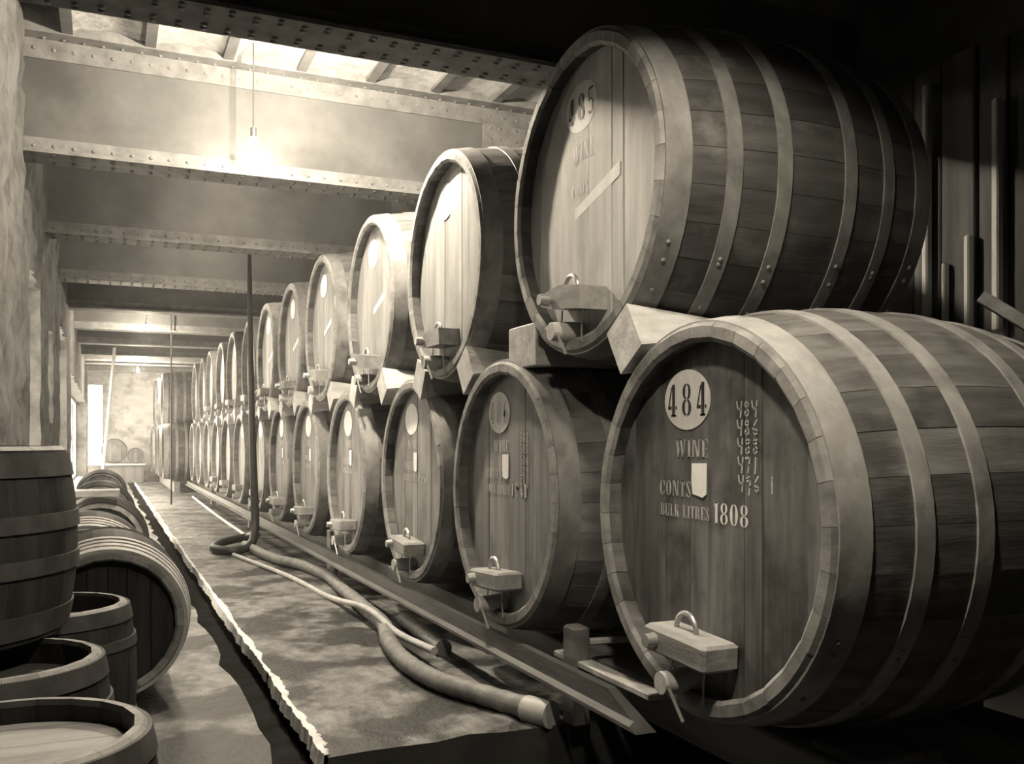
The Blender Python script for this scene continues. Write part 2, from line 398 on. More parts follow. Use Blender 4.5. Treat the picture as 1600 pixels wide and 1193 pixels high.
G['S'] = (.46, _arc(.23, .75, .21, .25, 30, 180, .08, .05) + _arc(.23, .25, .21, .25, 0, -150, .08, .05) + [[(.03, .78), (.17, .80), (.44, .24), (.29, .20)], _rect(.36, .72, .41, .96), _rect(.03, .04, .08, .28)])
G['B'] = (.52, _stem(.05) + _arc(.24, .76, .22, .24, -80, 80, .13, .05) + _arc(.24, .26, .26, .26, -80, 80, .14, .05))
G['R'] = (.56, _stem(.05) + _arc(.24, .74, .23, .26, -80, 80, .13, .05) + _diag(.26, .48, .40, 0, .14))
G['K'] = (.56, _stem(.05) + _diag(.24, .48, .46, 1, .05) + _diag(.27, .52, .40, 0, .15))
G['1'] = (.30, _stem(.08, w=.17, serif=.05) + [[(.0, .80), (.1, .84), (.1, .98), (.08, 1)]])
G['8'] = (.50, _arc(.25, .75, .21, .25, 98, 262, .13, .05) + _arc(.25, .75, .21, .25, -82, 82, .13, .05) + _arc(.25, .26, .24, .26, 98, 262, .15, .05) + _arc(.25, .26, .24, .26, -82, 82, .15, .05))
G['4'] = (.50, [_rect(.24, 0, .39, 1), _rect(.02, .22, .21, .32), _rect(.42, .22, .50, .32)] + _diag(.02, .30, .19, .92, .06) + [_rect(.18, 0, .45, .05)])
G['9'] = (.48, _arc(.24, .70, .22, .30, 98, 262, .14, .05) + _arc(.24, .66, .23, .34, -80, 82, .15, .05) + _arc(.24, .36, .23, .36, -140, -2, .10, .05) + [_rect(.32, .36, .47, .68)])
G['5'] = (.48, [_rect(.06, .52, .12, 1), _rect(.06, .90, .42, 1)] + _arc(.22, .30, .24, .30, -140, 130, .15, .05))
G['6'] = (.48, _arc(.24, .30, .23, .30, -262, -98, .15, .05) + _arc(.24, .30, .23, .30, -82, 82, .14, .05) + _arc(.26, .62, .23, .38, 60, 180, .10, .05) + [_rect(.01, .3, .15, .64)])
G[' '] = (.30, [])
def text_polys(s, x, z, h, sx=1.0, gap=.10):   # left edge x (reading direction), bottom z
    out = []
    for ch in s:
        w, ps = G[ch]
        for p in ps: out.append([(x + a*h*sx, z + b*h) for a, b in p])
        x += (w + gap)*h*sx
    return out, x
def text_w(s, gap=.10): return sum(G[c][0] + gap for c in s) - gap
def poly_mesh(name, polys, m, thick=0.0):      # reading direction is -Y, normal -X
    mb = MB()
    for p in polys:
        ar = sum(p[i][0]*p[(i+1) % len(p)][1] - p[(i+1) % len(p)][0]*p[i][1] for i in range(len(p)))
        q = p if ar > 0 else p[::-1]        # counter-clockwise to the reader
        mb.add([(0, -a, b) for a, b in q], [tuple(range(len(q)))])
    return mb.mesh(name, m)
CH = {'4': [[(.0, 1), (.1, .5), (.5, .55)], [(.5, 1), (.38, 0)]], '8': [[(.45, .85), (.2, 1), (.05, .8), (.45, .3), (.3, 0), (.05, .15), (.15, .45), (.45, .85)]],
      '6': [[(.45, 1), (.1, .55), (.05, .2), (.3, 0), (.5, .2), (.35, .45), (.08, .3)]], '7': [[(0, .95), (.45, 1), (.35, .5), (.25, 0)]], '1': [[(.25, 1), (.2, 0)]],
      '9': [[(.45, .9), (.2, 1), (.05, .75), (.3, .6), (.45, .9), (.4, .3), (.3, -.2)]], '0': [[(.25, 1), (.05, .7), (.05, .3), (.25, 0), (.45, .3), (.45, .7), (.25, 1)]], '2': [[(.05, .8), (.3, 1), (.4, .75), (.05, 0), (.5, .05)]],
      '3': [[(.05, .9), (.4, 1), (.2, .55), (.45, .3), (.05, 0)]], '5': [[(.45, 1), (.1, .95), (.08, .55), (.45, .4), (.3, .02), (.02, .08)]], '|': [[(.25, 1), (.25, 0)]], ' ': []}
def chalk_polys(s, x, z, h, w=.011, adv=.68):
    out = []
    for c in s:
        for st in CH[c]:
            P = [(x + a*h, z + b*h) for a, b in st]
            for (ax, az), (bx, bz) in zip(P, P[1:]):
                dx, dz = bx-ax, bz-az; l = math.hypot(dx, dz) or 1; nx, nz = -dz/l*w/2, dx/l*w/2
                ex, ez = dx/l*w*.35, dz/l*w*.35
                out.append([(ax+nx-ex, az+nz-ez), (ax-nx-ex, az-nz-ez), (bx-nx+ex, bz-nz+ez), (bx+nx+ex, bz+nz+ez)])
        x += adv*h
    return out
def ellipse(cx, cz, rx, rz, n=32): return [(cx + rx*math.cos(2*math.pi*i/n), cz + rz*math.sin(2*math.pi*i/n)) for i in range(n)]

# ------------------------------------------------------------------ casks
class Cask:
    """shared meshes of one size of cask; axis +X, face at x=0 looking to -X"""
    def __init__(s, L, Rh, Rb, N, th, rec, hoops, nb, mats, seg=8, proud=.006):
        s.L, s.Rh, s.Rb, s.N, s.rec = L, Rh, Rb, N, rec; s.mats = mats; s.th = th
        prof = lambda x: Rb - (Rb - Rh)*abs(2*x/L - 1)**2.0
        s.prof = prof
        xs = [0, .012] + [L*i/seg for i in range(1, seg)] + [L - .012, L]
        a = math.pi/N - .0013; vs = []; na = 3
        for k, x in enumerate(xs):
            r = prof(x) - (.010 if k in (0, len(xs)-1) else 0); ri = prof(x) - th
            if k in (0, len(xs)-1): ri = prof(x) - th*.72
            for q in range(na):
                an = -a + 2*a*q/(na-1); vs.append((x, r*math.sin(an), r*math.cos(an)))
            for an in (a, -a): vs.append((x, ri*math.sin(an), ri*math.cos(an)))
        m = na + 2; fs = []
        for k in range(len(xs)-1):
            for q in range(m):
                l = (q+1) % m; fs.append((k*m+q, (k+1)*m+q, (k+1)*m+l, k*m+l))
        fs += [tuple(range(m)), tuple((len(xs)-1)*m + q for q in range(m-1, -1, -1))]
        s.stave = {}
        for mm in mats['stave']:
            me = fixn(MB().add(vs, fs).mesh('stave', mm, 25)); me.materials.append(MATS[mats['rim']])
            for p in me.polygons:
                if abs(p.normal.x) > .6: p.material_index = 1
            s.stave[mm] = me
        # one-piece body for far casks
        pr = [(x, prof(x)) for x in [L*i/10 for i in range(11)]] + [(L, Rh - th), (0, Rh - th)]
        s.body = {mm: fixn(MB().lathe(pr, 36).mesh('body', mm, 30)) for mm in mats['stave']}
        # chime ring: pale sawn stave ends seen as the rim
        s.rim = fixn(MB().lathe([(-.004, Rh - th*.70), (-.004, Rh - .014), (.006, Rh - .004), (.010, Rh - th*.6)], 64).mesh('chime', mats['rim'], 40))
        s.hoops = []
        for (x0, x1) in hoops:
            p = proud; pr = [(x0, prof(x0) - .004), (x0, prof(x0) + p), ((x0+x1)/2, prof((x0+x1)/2) + p), (x1, prof(x1) + p), (x1, prof(x1) - .004)]
            s.hoops.append((x0, x1, {mm: fixn(MB().lathe(pr, 64).mesh('hoop', mm, 30)) for mm in mats['hoop']}))
        rc = Rh - th*.8; s.rc = rc
        s.back = {}
        s.disc = fixn(MB().lathe([(rec + .024, rc), (rec + .05, rc)], 40, False, True).mesh('head', 'head_back'))
        s.boards = {}; edges = [-rc + 2*rc*i/nb for i in range(nb+1)]
        rnd = random.Random(nb); edges = [edges[0]] + [e + rnd.uniform(-.25, .25)*2*rc/nb for e in edges[1:-1]] + [edges[-1]]
        for mm in mats['head']:
            lst = []
            for y0, y1 in zip(edges, edges[1:]):
                a0, a1 = y0 + .0015, y1 - .0015; n = 5; pts = []
                for i in range(n+1):
                    y = a0 + (a1-a0)*i/n; pts.append((y, -math.sqrt(max(rc*rc - y*y, 1e-6))))
                for i in range(n, -1, -1):
                    y = a0 + (a1-a0)*i/n; pts.append((y, math.sqrt(max(rc*rc - y*y, 1e-6))))
                lst.append(fixn(MB().prism(pts, 'x', rec, rec + .024).mesh('head_board', mm)))
            s.boards[mm] = lst
        s.rear = fixn(MB().lathe([(L - rec - .03, rc), (L - rec, rc)], 24, False, True).mesh('rear_head', mats['head'][0]))
        s.rivet = MB().dome((0, 0, 0), .010, .007, 'r', 8).mesh('rivet', mats['hoop'][0], 50)
    def build(s, name, base, label, cat, group, stave, hoop, head, M, detail=2, rivets=False, seed=0, openhead=False, rear=True):
        rnd = random.Random(seed); t = thing(name, base, label, cat, group)
        if detail >= 1:
            ph = rnd.uniform(0, 6.28)
            for i in range(s.N):
                sc_ = 1 + rnd.uniform(-.0025, .0025)
                link('stave', s.stave[stave], t, M @ Matrix.Rotation(ph + 2*math.pi*i/s.N, 4, 'X') @ Matrix.Diagonal((1, sc_, sc_, 1)))
        else: link('body', s.body[stave], t, M)
        if detail == 0: link('chime', s.rim, t, M)
        for x0, x1, hm in s.hoops:
            ph = rnd.uniform(0, 6.28); h = link('hoop', hm[hoop], t, M @ Matrix.Rotation(ph, 4, 'X'))
            if rivets:
                for d in (0, .09, .3):
                    for xx in ((x0+x1)/2,):
                        link('rivet', s.rivet, h, Matrix.Rotation(-ph + R(118) + rnd.uniform(-.05, .05) + d, 4, 'X') @ T(xx, 0, s.prof(xx) + .006))
        hd = link('head', s.disc, t, M)
        if not openhead:
            for b in s.boards[head]: link('head_board', b, hd, T(rnd.uniform(-.002, .002), 0, 0))
        if rear: link('rear_head', s.rear, t, M)
        return t, hd

Lc, Rh, Rb = .72*S, .362*S, .402*S
hoopsB = [(.012, .105), (.235, .292), (.435, .492), (Lc - .492, Lc - .435), (Lc - .292, Lc - .235), (Lc - .105, Lc - .012)]
BIG = Cask(Lc, Rh, Rb, 32, .060, .066, hoopsB, 8, dict(stave=('stave_dark', 'stave_dusty', 'stave_mid'), hoop=('hoop_iron', 'hoop_dusty'), rim='chime_wood', head=('head_dark', 'head_mid', 'head_pale', 'head_light')))
HF = BIG.rec                                   # x of the head's front
# bar, ring, bolt, wires and spigot of a cask's manhole, in face coordinates (y to the left when facing it, z up from the axis)
bar_me = fixn(MB().box(-.135, -.17, -.042, 0, .17, .042, .010).mesh('manhole_bar', 'bar_wood'))
bar2_me = fixn(MB().prism([(-.16, -.05), (.10, -.035), (.19, -.02), (.17, .03), (.02, .055), (-.15, .04)], 'x', -.12, 0).mesh('manhole_bar', 'bar_wood'))
ring_me = MB().tube([(0, .055*math.cos(a), .055*math.sin(a)) for a in [math.pi*i/10 for i in range(11)]], .009, 8).mesh('ring', 'wire', 40)
bolt_me = fixn(MB().lathe([(-.17, .0), (-.17, .022), (-.13, .026), (-.13, .014), (0, .014), (0, 0)], 14, False).mesh('bolt', 'wire', 40))
wire_me = MB().tube([(-.02, 0, -.04), (-.022, .004, -.10), (-.02, .002, -.17)], .0035, 5).mesh('wire', 'wire')
spig_me = fixn(MB().lathe([(-.13, 0), (-.13, .036), (-.05, .042), (.02, .042)], 18, False).mesh('spigot', 'pale_wood', 40))
strut_me = MB().tube([(-.12, 0, .03), (-.11, -.10, -.10)], .006, 6).mesh('wire', 'wire')
def fittings(t, hd, Mface, full=True, zb=-.405, odd=False, seed=0, yb=.02):
    rnd = random.Random(seed)
    b = link('manhole_bar', bar2_me if odd else bar_me, t, Mface @ T(HF - .002, yb, zb) @ Matrix.Rotation(R(rnd.uniform(-4, 4)), 4, 'X'))
    sp = link('spigot', spig_me, t, Mface @ T(HF - .01, yb + .06, zb - .125))
    if full:
        link('ring', ring_me, b, T(-.06, 0.03, .042)); link('bolt', bolt_me, b, T(0, .10, .0))
        link('wire', wire_me, b, T(-.05, .085, 0)); link('wire', wire_me, b, T(-.05, -.09, 0)); link('wire', strut_me, sp)
def write(hd, name, s_, x, z, h, sx, gap, m, lift):
    for c in s_:
        ps, x2 = text_polys(c, x, z, h, sx, gap)
        if ps: mark(hd, name, ps, m, lift)
        x = x2
def mark(hd, name, polys, m, lift, label=None):
    o = link(name, poly_mesh(name, polys, m), hd, T(HF - lift, 0, 0))
    if label: o['label'] = label
    return o
def chalk_write(hd, s_, x, z, h, w):
    for c in s_:
        if c != ' ': mark(hd, 'chalk_numeral', chalk_polys(c, x, z, h, w), 'chalk', .003)
        x += .78*h
def paper_tag(hd, x0, z0, x1, z1):
    p = [(x0, z1), (x1, z1 + .002), (x1 - .002, z0 + .012), (x1 - .02, z0), (x0 + .05*(x1-x0), z0 + .010), (x0 - .003, (z0+z1)/2)]
    me = fixn(MB().prism([(-a, b) for a, b in p], 'x', -.003, 0).mesh('paper_tag', 'paper')); link('paper_tag', me, hd, T(HF - .003, 0, 0))
def roundel(hd, num, cx=-.130, cz=.382, rx=.132, rz=.100, faint=False):
    mark(hd, 'roundel', [ellipse(cx, cz, rx, rz)], 'white_paint', .003, 'white painted oval')
    if num:
        h = .108; w = text_w(num, .26)*h*1.02; write(hd, 'numeral', num, cx - w/2, cz - h*.5, h, 1.02, .26, 'faded_paint' if faint else 'black_paint', .0045)
def wording(hd, litres, m='faded_paint', dx=0.0, num_m=None):
    def line(s, x0, x1, z, h, nm, mm=None):
        sx = (x1 - x0)/(text_w(s)*h); write(hd, nm, s, x0 + dx, z, h, sx, .10, mm or m, .003)
    line('WINE', -.196, -.012, .192, .058, 'letter'); line('CONTS', -.294, -.105, .060, .052, 'letter')
    line('BULK LITRES', -.288, -.004, -.010, .042, 'letter')
    if litres: line(litres, .018, .190, -.016, .068, 'letter', num_m or m)

LY = [1.44, 2.36, 3.25, 4.17, 5.09] + [6.0 + .91*i for i in range(8)]
UY = [1.91, 2.855, 3.79, 4.69, 5.60] + [6.49 + .91*i for i in range(7)]
FLY = [13.35, 14.25, 15.15, 16.05]; FUY = [13.8, 14.7, 15.6]
ZL, ZU = -.145, .568
MX = T(0, 0, Rb)
ordn = ['first', 'second', 'third', 'fourth', 'fifth', 'sixth', 'seventh', 'eighth', 'ninth', 'tenth', 'eleventh', 'twelfth', 'thirteenth', 'fourteenth', 'fifteenth', 'sixteenth', 'seventeenth', 'eighteenth']
for tier, YS, Z in (('lower', LY + FLY, ZL), ('upper', UY + FUY, ZU)):
    for i, y in enumerate(YS):
        far = y > 13; x = .72 - .012*(y - 13) if far else 1.0
        x += random.Random(i + 40*(tier == 'upper')).uniform(-.012, .012) if i > 0 else 0
        k = i + (20 if tier == 'upper' else 0); p = W(x, y, Z); p.z -= Rb
        if tier == 'lower':
            st, hp, hm = ('stave_dusty', 'hoop_dusty', 'head_dark') if i == 0 else ('stave_mid', 'hoop_iron', 'head_mid')
            lab = {0: 'large wooden wine cask marked 484 and 1808, nearest at the lower right', 1: 'large wooden wine cask marked 1941, next to cask 484 in the lower tier', 2: 'large wooden wine cask marked 1551, third from the front in the lower tier'}.get(i)
        else:
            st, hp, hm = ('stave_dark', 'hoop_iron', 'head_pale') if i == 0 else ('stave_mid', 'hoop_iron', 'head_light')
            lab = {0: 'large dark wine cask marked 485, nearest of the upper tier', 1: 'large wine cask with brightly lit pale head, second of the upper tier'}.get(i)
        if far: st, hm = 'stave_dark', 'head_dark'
        lab = lab or 'large wooden wine cask, %s from the front in the %s tier' % (ordn[i], tier)
        det = 2 if i < 6 else 0
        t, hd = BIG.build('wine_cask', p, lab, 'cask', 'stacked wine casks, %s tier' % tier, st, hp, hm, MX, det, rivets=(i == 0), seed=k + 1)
        if i < 10: fittings(t, hd, MX, full=i < 6, odd=(tier == 'upper' and i < 4), seed=k)
        if tier == 'lower':
            if i == 0:
                roundel(hd, '484'); wording(hd, '1808', 'faded_paint', num_m='white_paint'); paper_tag(hd, -.098, .062, -.018, .172)
                for q, sx in enumerate(('484', '486', '488', '471', '496 |')):
                    chalk_write(hd, sx, .135 + .002*q, .318 - .056*q, .046, .0065)
            elif i == 1:
                roundel(hd, '486', faint=True); wording(hd, '1941'); paper_tag(hd, -.085, .062, -.012, .180)
                for q, sx in enumerate(('502', '503', '506', '529', '514')):
                    chalk_write(hd, sx, .12, .24 - .052*q, .042, .005)
            elif i < 6:
                roundel(hd, None); wording(hd, '1551' if i == 2 else None); paper_tag(hd, -.075, .05, -.01, .17)
            elif i < 10: roundel(hd, None)
        else:
            if i == 0:
                roundel(hd, '485', cx=-.075, cz=.385); 
                write(hd, 'letter', 'WINE', -.15, .165, .075, 1.0, .1, 'white_paint', .003)
                write(hd, 'letter', 'CONTS', -.16, .03, .05, 1.0, .1, 'white_paint', .003)
                mark(hd, 'pale_streak', [[(-.13, -.065), (-.13, -.02), (.23, .085), (.23, .03)]], 'white_paint', .0025, 'slanting streak of lamplight painted pale')  # streak of lamplight below the girder's shadow, painted on the head
            else:
                if i < 10: roundel(hd, None, cx=-.09)
                if i < 7 and i != 1: mark(hd, 'pale_streak', [[(-.08, -.06), (-.08, -.02), (.20, .07), (.20, .02)]], 'white_paint', .0025, 'slanting streak of lamplight painted pale')

# chocks wedged between the tiers
def chock(uy, ly, label, i, side):
    c = Vector(((uy + ly)/2, (ZU + ZL)/2)); d = Vector((uy - ly, ZU - ZL)).normalized(); n = Vector((-d.y, d.x))
    hd_, w_ = .058, .05                # half gap at the face, half width
    t0, t1 = .30*S, -.01
    def P(a, b, x): q = c + d*a + n*b; return W(1, q.x, q.y) + Vector((x, 0, 0))
    vs = []
    for x, h0, h1 in ((-.02, -.054, .054), (.36, -.024, .024)):
        vs += [P(h0, -w_, x), P(h1, -w_, x), P(h1, w_, x), P(h0, w_, x)]
    base = vs[0].copy(); vs = [v - base for v in vs]
    me = fixn(MB().add(vs, [(0, 1, 2, 3), (7, 6, 5, 4), (0, 4, 5, 1), (1, 5, 6, 2), (2, 6, 7, 3), (3, 7, 4, 0)]).mesh('chock', 'pale_wood'))
    o = link('wooden_chock', me); o.location = base
    tag(o, label, 'chock', 'wooden chocks between the tiers')
for i, uy in enumerate(UY[:9]):
    up = 'cask 485' if i == 0 else 'the %s upper cask' % ordn[i]
    chock(uy, LY[i], 'tapered wooden chock wedged under the near side of %s' % up, i, 'n')
    if i > 0: chock(uy, LY[i+1], 'tapered wooden chock wedged under the far side of %s' % up, i, 'f')
a = W(1.0, 2.305, .19); me = fixn(MB().box(0, -.30, 0, .40, 0, .19, .006).mesh('block', 'pale_wood'))
o = link('wooden_block', me); o.location = a; tag(o, 'squared wooden block on top of cask 1941 under cask 485', 'block')

# ------------------------------------------------------------------ stillage under the lower tier
def beam(name, x0, y0, z0, x1, y1, z1, m, label, cat, group=None, bev=.008):
    a, b = W(x0, y0, z0), W(x1, y1, z1); c = Vector(((a.x+b.x)/2, (a.y+b.y)/2, a.z)); d = b - a
    o = link(name, MB().box(-d.x/2, -d.y/2, 0, d.x/2, d.y/2, d.z, bev).mesh(name, m)); o.location = c
    return tag(o, label, cat, group)
a = W(.975, 1.56, -.575); prof = [(-.045, 0), (.035, 0), (.035, .085), (.0, .085), (-.012, .022), (-.045, .014)]
mb = MB(); n = len(prof); l0, l1 = 0, 11.2*S
mb.add([(x, l0 + z*3.2, z) for x, z in prof] + [(x, l1, z) for x, z in prof], [tuple(range(n-1, -1, -1)), tuple(range(n, 2*n))] + [(i, (i+1) % n, (i+1) % n + n, i + n) for i in range(n)])
me = fixn(mb.mesh('front_rail', 'rail_iron')); me.materials.append(MATS['old_timber'])
o = link('front_rail', me); o.location = a
for p in me.polygons:
    if p.center.z < .03 and abs(p.normal.y) < .5: p.material_index = 1
tag(o, 'long iron rail running along the floor in front of the casks', 'rail')
for j, (x, lab) in enumerate(((1.18, 'front'), (1.58, 'rear'))):
    beam('bearer', x - .05, 1.05, -.64, x + .05, 12.8, -.546, 'old_timber', 'long timber bearer under the %s ends of the lower casks' % lab, 'bearer')
for j, y in enumerate((1.98, 4.6, 7.4, 10.2)):
    beam('rail_post', 1.015, y - .03, -.68, 1.06, y + .03, -.445, 'old_timber', '%s short timber post standing behind the iron rail, nearest first' % ordn[j], 'post', 'posts of the stillage')
for j, y in enumerate((1.25, 2.8, 5.3, 8.2, 11.5)):
    z0 = -.80 if y < YP else -.68
    beam('sleeper_block', 1.11, y - .07, z0, 1.25, y + .07, -.64, 'old_timber', '%s timber block carrying the front bearer, nearest first' % ordn[j], 'block', 'blocks under the bearer')
for j, (x, lab) in enumerate(((.86, 'front'), (1.26, 'rear'))):
    beam('bearer', x - .04, 12.9, -.68, x + .04, 16.5, -.547, 'old_timber', 'far timber bearer under the %s ends of the farthest casks' % lab, 'bearer')
def plank(name, p0, p1, w, th, m, label, cat):
    p0, p1 = Vector(p0), Vector(p1); d = p1 - p0; l = d.length
    o = link(name, MB().box(-w/2, 0, 0, w/2, l, th, .004).mesh(name, m)); o.location = p0
    o.rotation_mode = 'QUATERNION'; o.rotation_quaternion = d.to_track_quat('Y', 'Z'); return tag(o, label, cat)
plank('loose_plank', W(1.04, 2.07, -.535), W(1.06, 1.66, -.545), .07, .025, 'pale_wood', 'short pale plank lying along the rail below cask 484', 'plank')
plank('loose_batten', W(1.03, 2.02, -.50), W(1.30, 1.98, -.50), .04, .022, 'pale_wood', 'thin pale batten lying across the stillage between casks', 'batten')
plank('floor_board', W(1.72, 1.70, -.79), W(1.95, 1.52, -.79), .18, .04, 'bar_wood', 'broad board on the floor at the lower right corner', 'board')
plank('prop', W(1.95, 1.62, .34), W(2.10, 1.46, .18), .05, .05, 'pale_wood', 'slanting pale prop behind cask 484 at the right edge', 'prop')
beam('rear_block', 1.15, 1.16, -.80, 1.32, 1.30, -.53, 'old_timber', 'stout timber block under the near side of cask 484', 'block')

# ------------------------------------------------------------------ hoses and pipes
def hose(name, pts, r, m, label, cat='hose', ribs=True, end=True):
    path = smoothpath(pts, 10); b = Vector((path[0].x, path[0].y, 0)); path = [p - b for p in path]
    if ribs:
        n = int(sum((q-p).length for p, q in zip(path, path[1:]))/.05); 
        rr = lambda t: r*(1 + .05*math.sin(t*n*2*math.pi/4))
    else: rr = r
    o = link(name, MB().tube(path, rr, 12).mesh(name, m, 50)); o.location = b; return tag(o, label, cat)
def fl(x, y, r): v = W(x, y); v.z = r; return v
rh = .046
h = hose('suction_hose', [fl(.80, 6.0, rh), fl(.857, 5.25, rh), fl(.94, 4.92, rh), fl(.985, 4.5, rh), fl(.955, 3.98, rh), fl(.925, 3.5, rh), fl(.905, 3.2, rh), fl(.845, 2.93, rh), fl(.815, 2.7, rh), fl(.814, 2.5, rh), fl(.835, 2.36, rh), fl(.892, 2.2, rh), fl(.955, 2.03, rh)], rh, 'hose_rubber', 'thick ribbed hose winding along the floor beside the rail')
p0, p1 = fl(.940, 2.055, rh), fl(.965, 2.0, rh); d = (p1-p0)
cp = link('coupling', MB().tube([p0 - h.location, p1 - h.location + d*.3], .056, 14).mesh('coupling', 'pipe_pale', 40), h)
hose('thin_pipe', [fl(.688, 5.64, .018), fl(.827, 4.64, .018), fl(.878, 3.95, .018), fl(.885, 3.36, .10), fl(.888, 2.97, .07), fl(.89, 2.6, .10)], .020, 'pipe_pale', 'thin pale pipe crossing the winding hose on the floor', 'pipe', False)
hose('short_hose', [fl(1.0, 3.27, .045), fl(.985, 3.0, .05), fl(.975, 2.76, .045)], .045, 'hose_rubber', 'short cut length of hose under the rail', 'hose')
hose('far_pipe', [fl(.95, 11.6, .02), fl(.94, 10.8, .02), fl(.91, 8.6, .02), fl(.905, 6.75, .02)], .022, 'pipe_pale', 'long pale pipe lying on the floor further down the row', 'pipe', False)
X, Y = .82, 5.95
pts = [W(X + .0, Y, 1.24), W(X + .005, Y, .8), W(X + .015, Y, .2), W(X + .03, Y, -.3), W(X + .03, Y - .03, -.55), W(X - .02, Y - .15, -.64), W(X - .13, Y - .28, -.650), W(X - .22, Y - .10, -.650), W(X - .14, Y + .17, -.645), W(X + .02, Y + .3, -.63), W(X + .06, Y + .12, -.60)]
path = smoothpath(pts, 10); b = Vector((path[0].x, path[0].y, 0))
ht = thing('hanging_hose', b, 'dark hose hanging from the girders and coiled on the floor', 'hose')
link('hose', MB().tube([p - b for p in path], lambda t: .020 + .024*min(1, t/.35), 12).mesh('hose', 'hose_dark', 50), ht)
tp = W(X, Y, 1.72 - .15); link('rope', MB().tube([pts[0] - b, Vector((0, 0, tp.z))], .008, 8).mesh('rope', 'hose_dark', 50), ht)
b = fl(.61, 10.0, 0)
o = link('hanging_cable', MB().tube([(0, 0, W(0, 0, ZT).z), (0, 0, .05)], .014, 8).mesh('hanging_cable', 'hose_dark', 50)); o.location = b; tag(o, 'thin cable hanging straight down far along the row', 'cable')

# ------------------------------------------------------------------ casks along the left wall
def upr(L): return T(0, 0, L) @ Matrix.Rotation(R(90), 4, 'Y')
def lie(r): return T(0, 0, r) @ Matrix.Rotation(R(90), 4, 'Z')
KM = dict(stave=('keg_stave',), hoop=('keg_hoop_dark', 'keg_hoop_pale'), rim='keg_rim', head=('head_mid', 'head_dark', 'keg_head'))
hk = .33*S; KEG = Cask(hk, .165*S, .185*S, 20, .035, .05, [(.008, .06), (.12, .155), (hk - .155, hk - .12), (hk - .06, hk - .008)], 5, KM)
hl = .62*S; LYK = Cask(hl, .185*S, .212*S, 24, .04, .05, [(.006, .052), (.075, .115), (.14, .18), (.215, .255), (hl - .18, hl - .14), (hl - .06, hl - .006)], 6, KM, proud=.012)
hv = .34*S; VAT = Cask(hv, .265*S, .287*S, 26, .04, .05, [(.02, .09), (.2, .25), (hv - .25, hv - .2), (hv - .09, hv - .02)], 6, KM)
def put(C, name, x, y, z, label, M, hoop='keg_hoop_dark', head='head_mid', det=1, seed=0, **kw):
    return C.build(name, W(x, y, z), label, 'cask', None, 'keg_stave', hoop, head, M, det, seed=seed, **kw)
put(KEG, 'upright_keg', -.115, 1.26, -.68, 'upright keg with pale rim and head at the lower left corner', upr(hk), head='head_mid', seed=81)
put(KEG, 'upright_keg', -.170, 1.70, -.68, 'open upright keg with a thin rim behind the corner keg', upr(hk), openhead=True, seed=82)
put(KEG, 'upright_keg', -.120, 2.22, -.68, 'open upright keg half hidden right of the dark vat', upr(hk), openhead=True, seed=83)
put(VAT, 'dark_vat', -.335, 1.95, -.35, 'big dark upright vat standing on the kegs at the left edge', upr(hv), head='keg_head', seed=84)
put(LYK, 'lying_cask', .005, 2.56, -.68, 'lying cask with four pale hoops at its near end', lie(.212*S), hoop='keg_hoop_pale', head='keg_head', seed=85)
put(LYK, 'lying_cask', -.055, 3.30, -.68, 'lying pale-hooped cask directly behind the four-hooped one', lie(.212*S), hoop='keg_hoop_pale', head='keg_head', seed=86)
put(LYK, 'lying_cask', -.02, 4.6, -.68, 'lying dark cask with a plank resting on it', lie(.212*S), head='keg_head', seed=87)
put(LYK, 'lying_cask', -.03, 6.3, -.68, 'lying dark cask with lit top beside the bright floor patch', lie(.212*S), head='keg_head', seed=88)
put(LYK, 'lying_cask', -.03, 8.8, -.68, 'lying cask far along the left wall', lie(.212*S), head='head_mid', det=0, seed=89)
plank('resting_plank', W(-.26, 4.62, -.252), W(.06, 4.62, -.252), .26, .05, 'bar_wood', 'thick plank laid across the lying cask by the left wall', 'plank')
jug = MB()
vp = [(0, .05), (.02, .075), (.08, .08), (.12, .05), (.15, .03), (.18, .03), (.185, .036)]
jt = thing('small_jug', W(-.27, 2.05, -.01) + Vector((0, 0, .002)), 'small dark jug standing on top of the dark vat', 'jug')
RY = Matrix.Rotation(R(-90), 4, 'Y')
link('jug_body', fixn(MB().lathe([(0, 0.001)] + vp + [(.185, .026), (.1, .03)], 24, False).mesh('jug_body', 'enamel', 40)), jt, RY)
link('jug_handle', MB().tube([(.03, 0, .17), (.075, 0, .165), (.10, 0, .12), (.075, 0, .08)], .009, 8).mesh('jug_handle', 'enamel', 50), jt)
# far platform with two small kegs, and a board leaning in the daylight
pl = thing('platform', W(.45, 16.7, -.68), 'low platform with a pale top before the far wall', 'platform')
link('platform_top', MB().box(-.71*S, -.55*S, .28*S, .15*S, .55*S, .31*S, .01).mesh('platform_top', 'pale_wood'), pl)
link('platform_base', MB().box(-.70*S, -.5*S, 0, .12*S, .5*S, .28*S).mesh('platform_base', 'board_dark'), pl)
for x, r_, sd, lab in ((.13, .20, 1, 'larger of two round kegs lying on the far platform'), (.45, .125, 2, 'smaller of two round kegs lying on the far platform')):
    l_ = r_*2.2*S; Ck = Cask(l_, r_*.92*S, r_*S, 18, .03, .04, [(.01, .06), (l_ - .06, l_ - .01)], 5, KM)
    put(Ck, 'small_keg', x, 16.25, -.369, lab, lie(r_*S), head='head_dark', det=0, seed=90 + sd)
plank('leaning_board', W(-.05, 11.2, -.68), W(.10, 11.3, 1.04), .07, .03, 'cloth', 'tall pale board leaning in the daylight at the left wall', 'board')

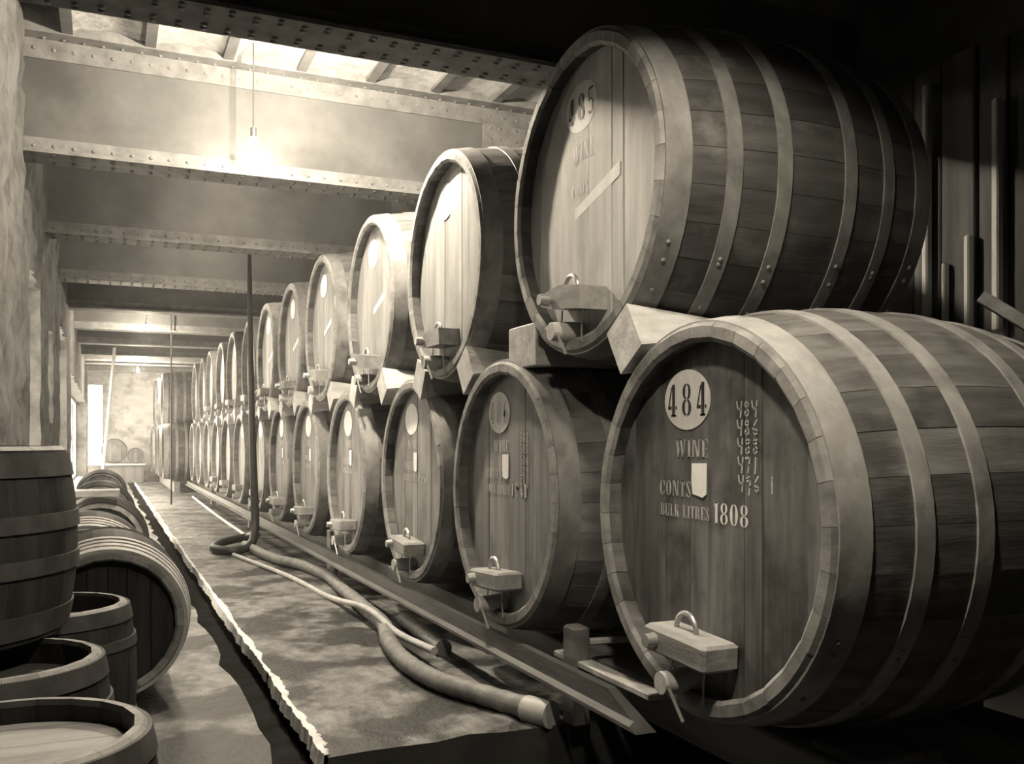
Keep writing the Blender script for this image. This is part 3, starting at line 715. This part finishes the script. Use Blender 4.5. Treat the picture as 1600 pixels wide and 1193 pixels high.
# ------------------------------------------------------------------ lamps
bulb_me = fixn(MB().lathe([(-.09, .001), (-.085, .02), (-.06, .036), (-.03, .034), (0, .016)], 18, False).mesh('bulb', 'bulb_glass', 60))
sock_me = fixn(MB().lathe([(0, .001), (0, .02), (.06, .02), (.06, .001)], 14, False).mesh('socket', 'enamel', 40))
shade_me = fixn(MB().lathe([(.09, .03), (.06, .06), (-.05, .17), (-.205, .19), (-.205, .186), (-.05, .165), (.055, .055), (.085, .02)], 32, True).mesh('shade', 'enamel', 40))  # unseen shade, added deep to keep light off the upper cask's face
shade2_me = fixn(MB().lathe([(.09, .03), (.06, .06), (-.05, .17), (-.15, .19), (-.15, .186), (-.05, .165), (.055, .055), (.085, .02)], 32, True).mesh('shade', 'enamel', 40))  # shallower unseen shade, added to limit how high its light reaches
def lamp(x, y, z, power, label, shade=False, top=ZC + .06):
    p = W(x, y, z); t = thing('hanging_lamp', p, label, 'lamp', 'bare bulbs above the aisle' if not shade else None)
    link('bulb', bulb_me, t, RY); link('socket', sock_me, t, RY)
    hz = W(0, 0, top).z - p.z
    link('cord', MB().tube([(0, 0, .055), (0, 0, hz)], .006, 6).mesh('cord', 'enamel'), t)
    if shade: link('shade', shade_me if shade == 1 else shade2_me, t, RY)
    l = bpy.data.lights.new('lamp_light', 'POINT'); l.energy = power; l.shadow_soft_size = .07 if shade else .05; l.color = TINT
    o = link('lamp_light', l, t, T(0, 0, -.055))
lamp(.540, 3.80, 1.21, AISLE_LAMP_W, 'glowing bare bulb hanging before the second girder', top=ZT + .025)
lamp(.36, 9.60, 1.12, FAR_LAMP_W*.55, 'glowing bare bulb far down the aisle')
lamp(.42, 14.2, 1.02, FAR_LAMP_W*1.25, 'glowing bare bulb nearest the far wall')
lamp(.67, 3.20, 1.405, KEY_LAMP_W, 'bare bulb hidden high behind the first girder', top=ZT + .025)
lamp(.66, 4.80, 1.42, 230, 'unseen fill bulb added high behind the second girder')  # added fill, brightens the next girder's web and nearby heads
lamp(.62, 6.30, 1.42, 230, 'unseen fill bulb added high behind the third girder')  # added fill for the web and heads one bay further
lamp(.80, 1.12, 1.17, NEAR_LAMP_W, 'unseen lamp above the nearest cask, deep shade added to cut its light', True)  # unseen, lights the upper cask's body and the lower cask's top
lamp(.36, .80, 1.05, 250, 'unseen lamp over the near aisle, shade added to cut its light', 2)  # unseen, added to light the nearest lower cask's face

# ------------------------------------------------------------------ thin cellar haze
m = bpy.data.materials.new('cellar_haze'); m.use_nodes = True; nt = m.node_tree; nt.nodes.remove(nt.nodes['Principled BSDF'])
v = nt.nodes.new('ShaderNodeVolumeScatter'); v.inputs['Density'].default_value = .006; v.inputs['Anisotropy'].default_value = .3
nt.links.new(v.outputs[0], nt.nodes['Material Output'].inputs['Volume'])
MATS['cellar_haze'] = m
mb = MB(); wbox(mb, XL + .02, 2.7, -.67, XR - .06, YF - .02, ZT - .01)
tag(link('cellar_haze', mb.mesh('cellar_haze', 'cellar_haze')), 'thin bright haze hanging in the cellar air', 'haze', kind='stuff')
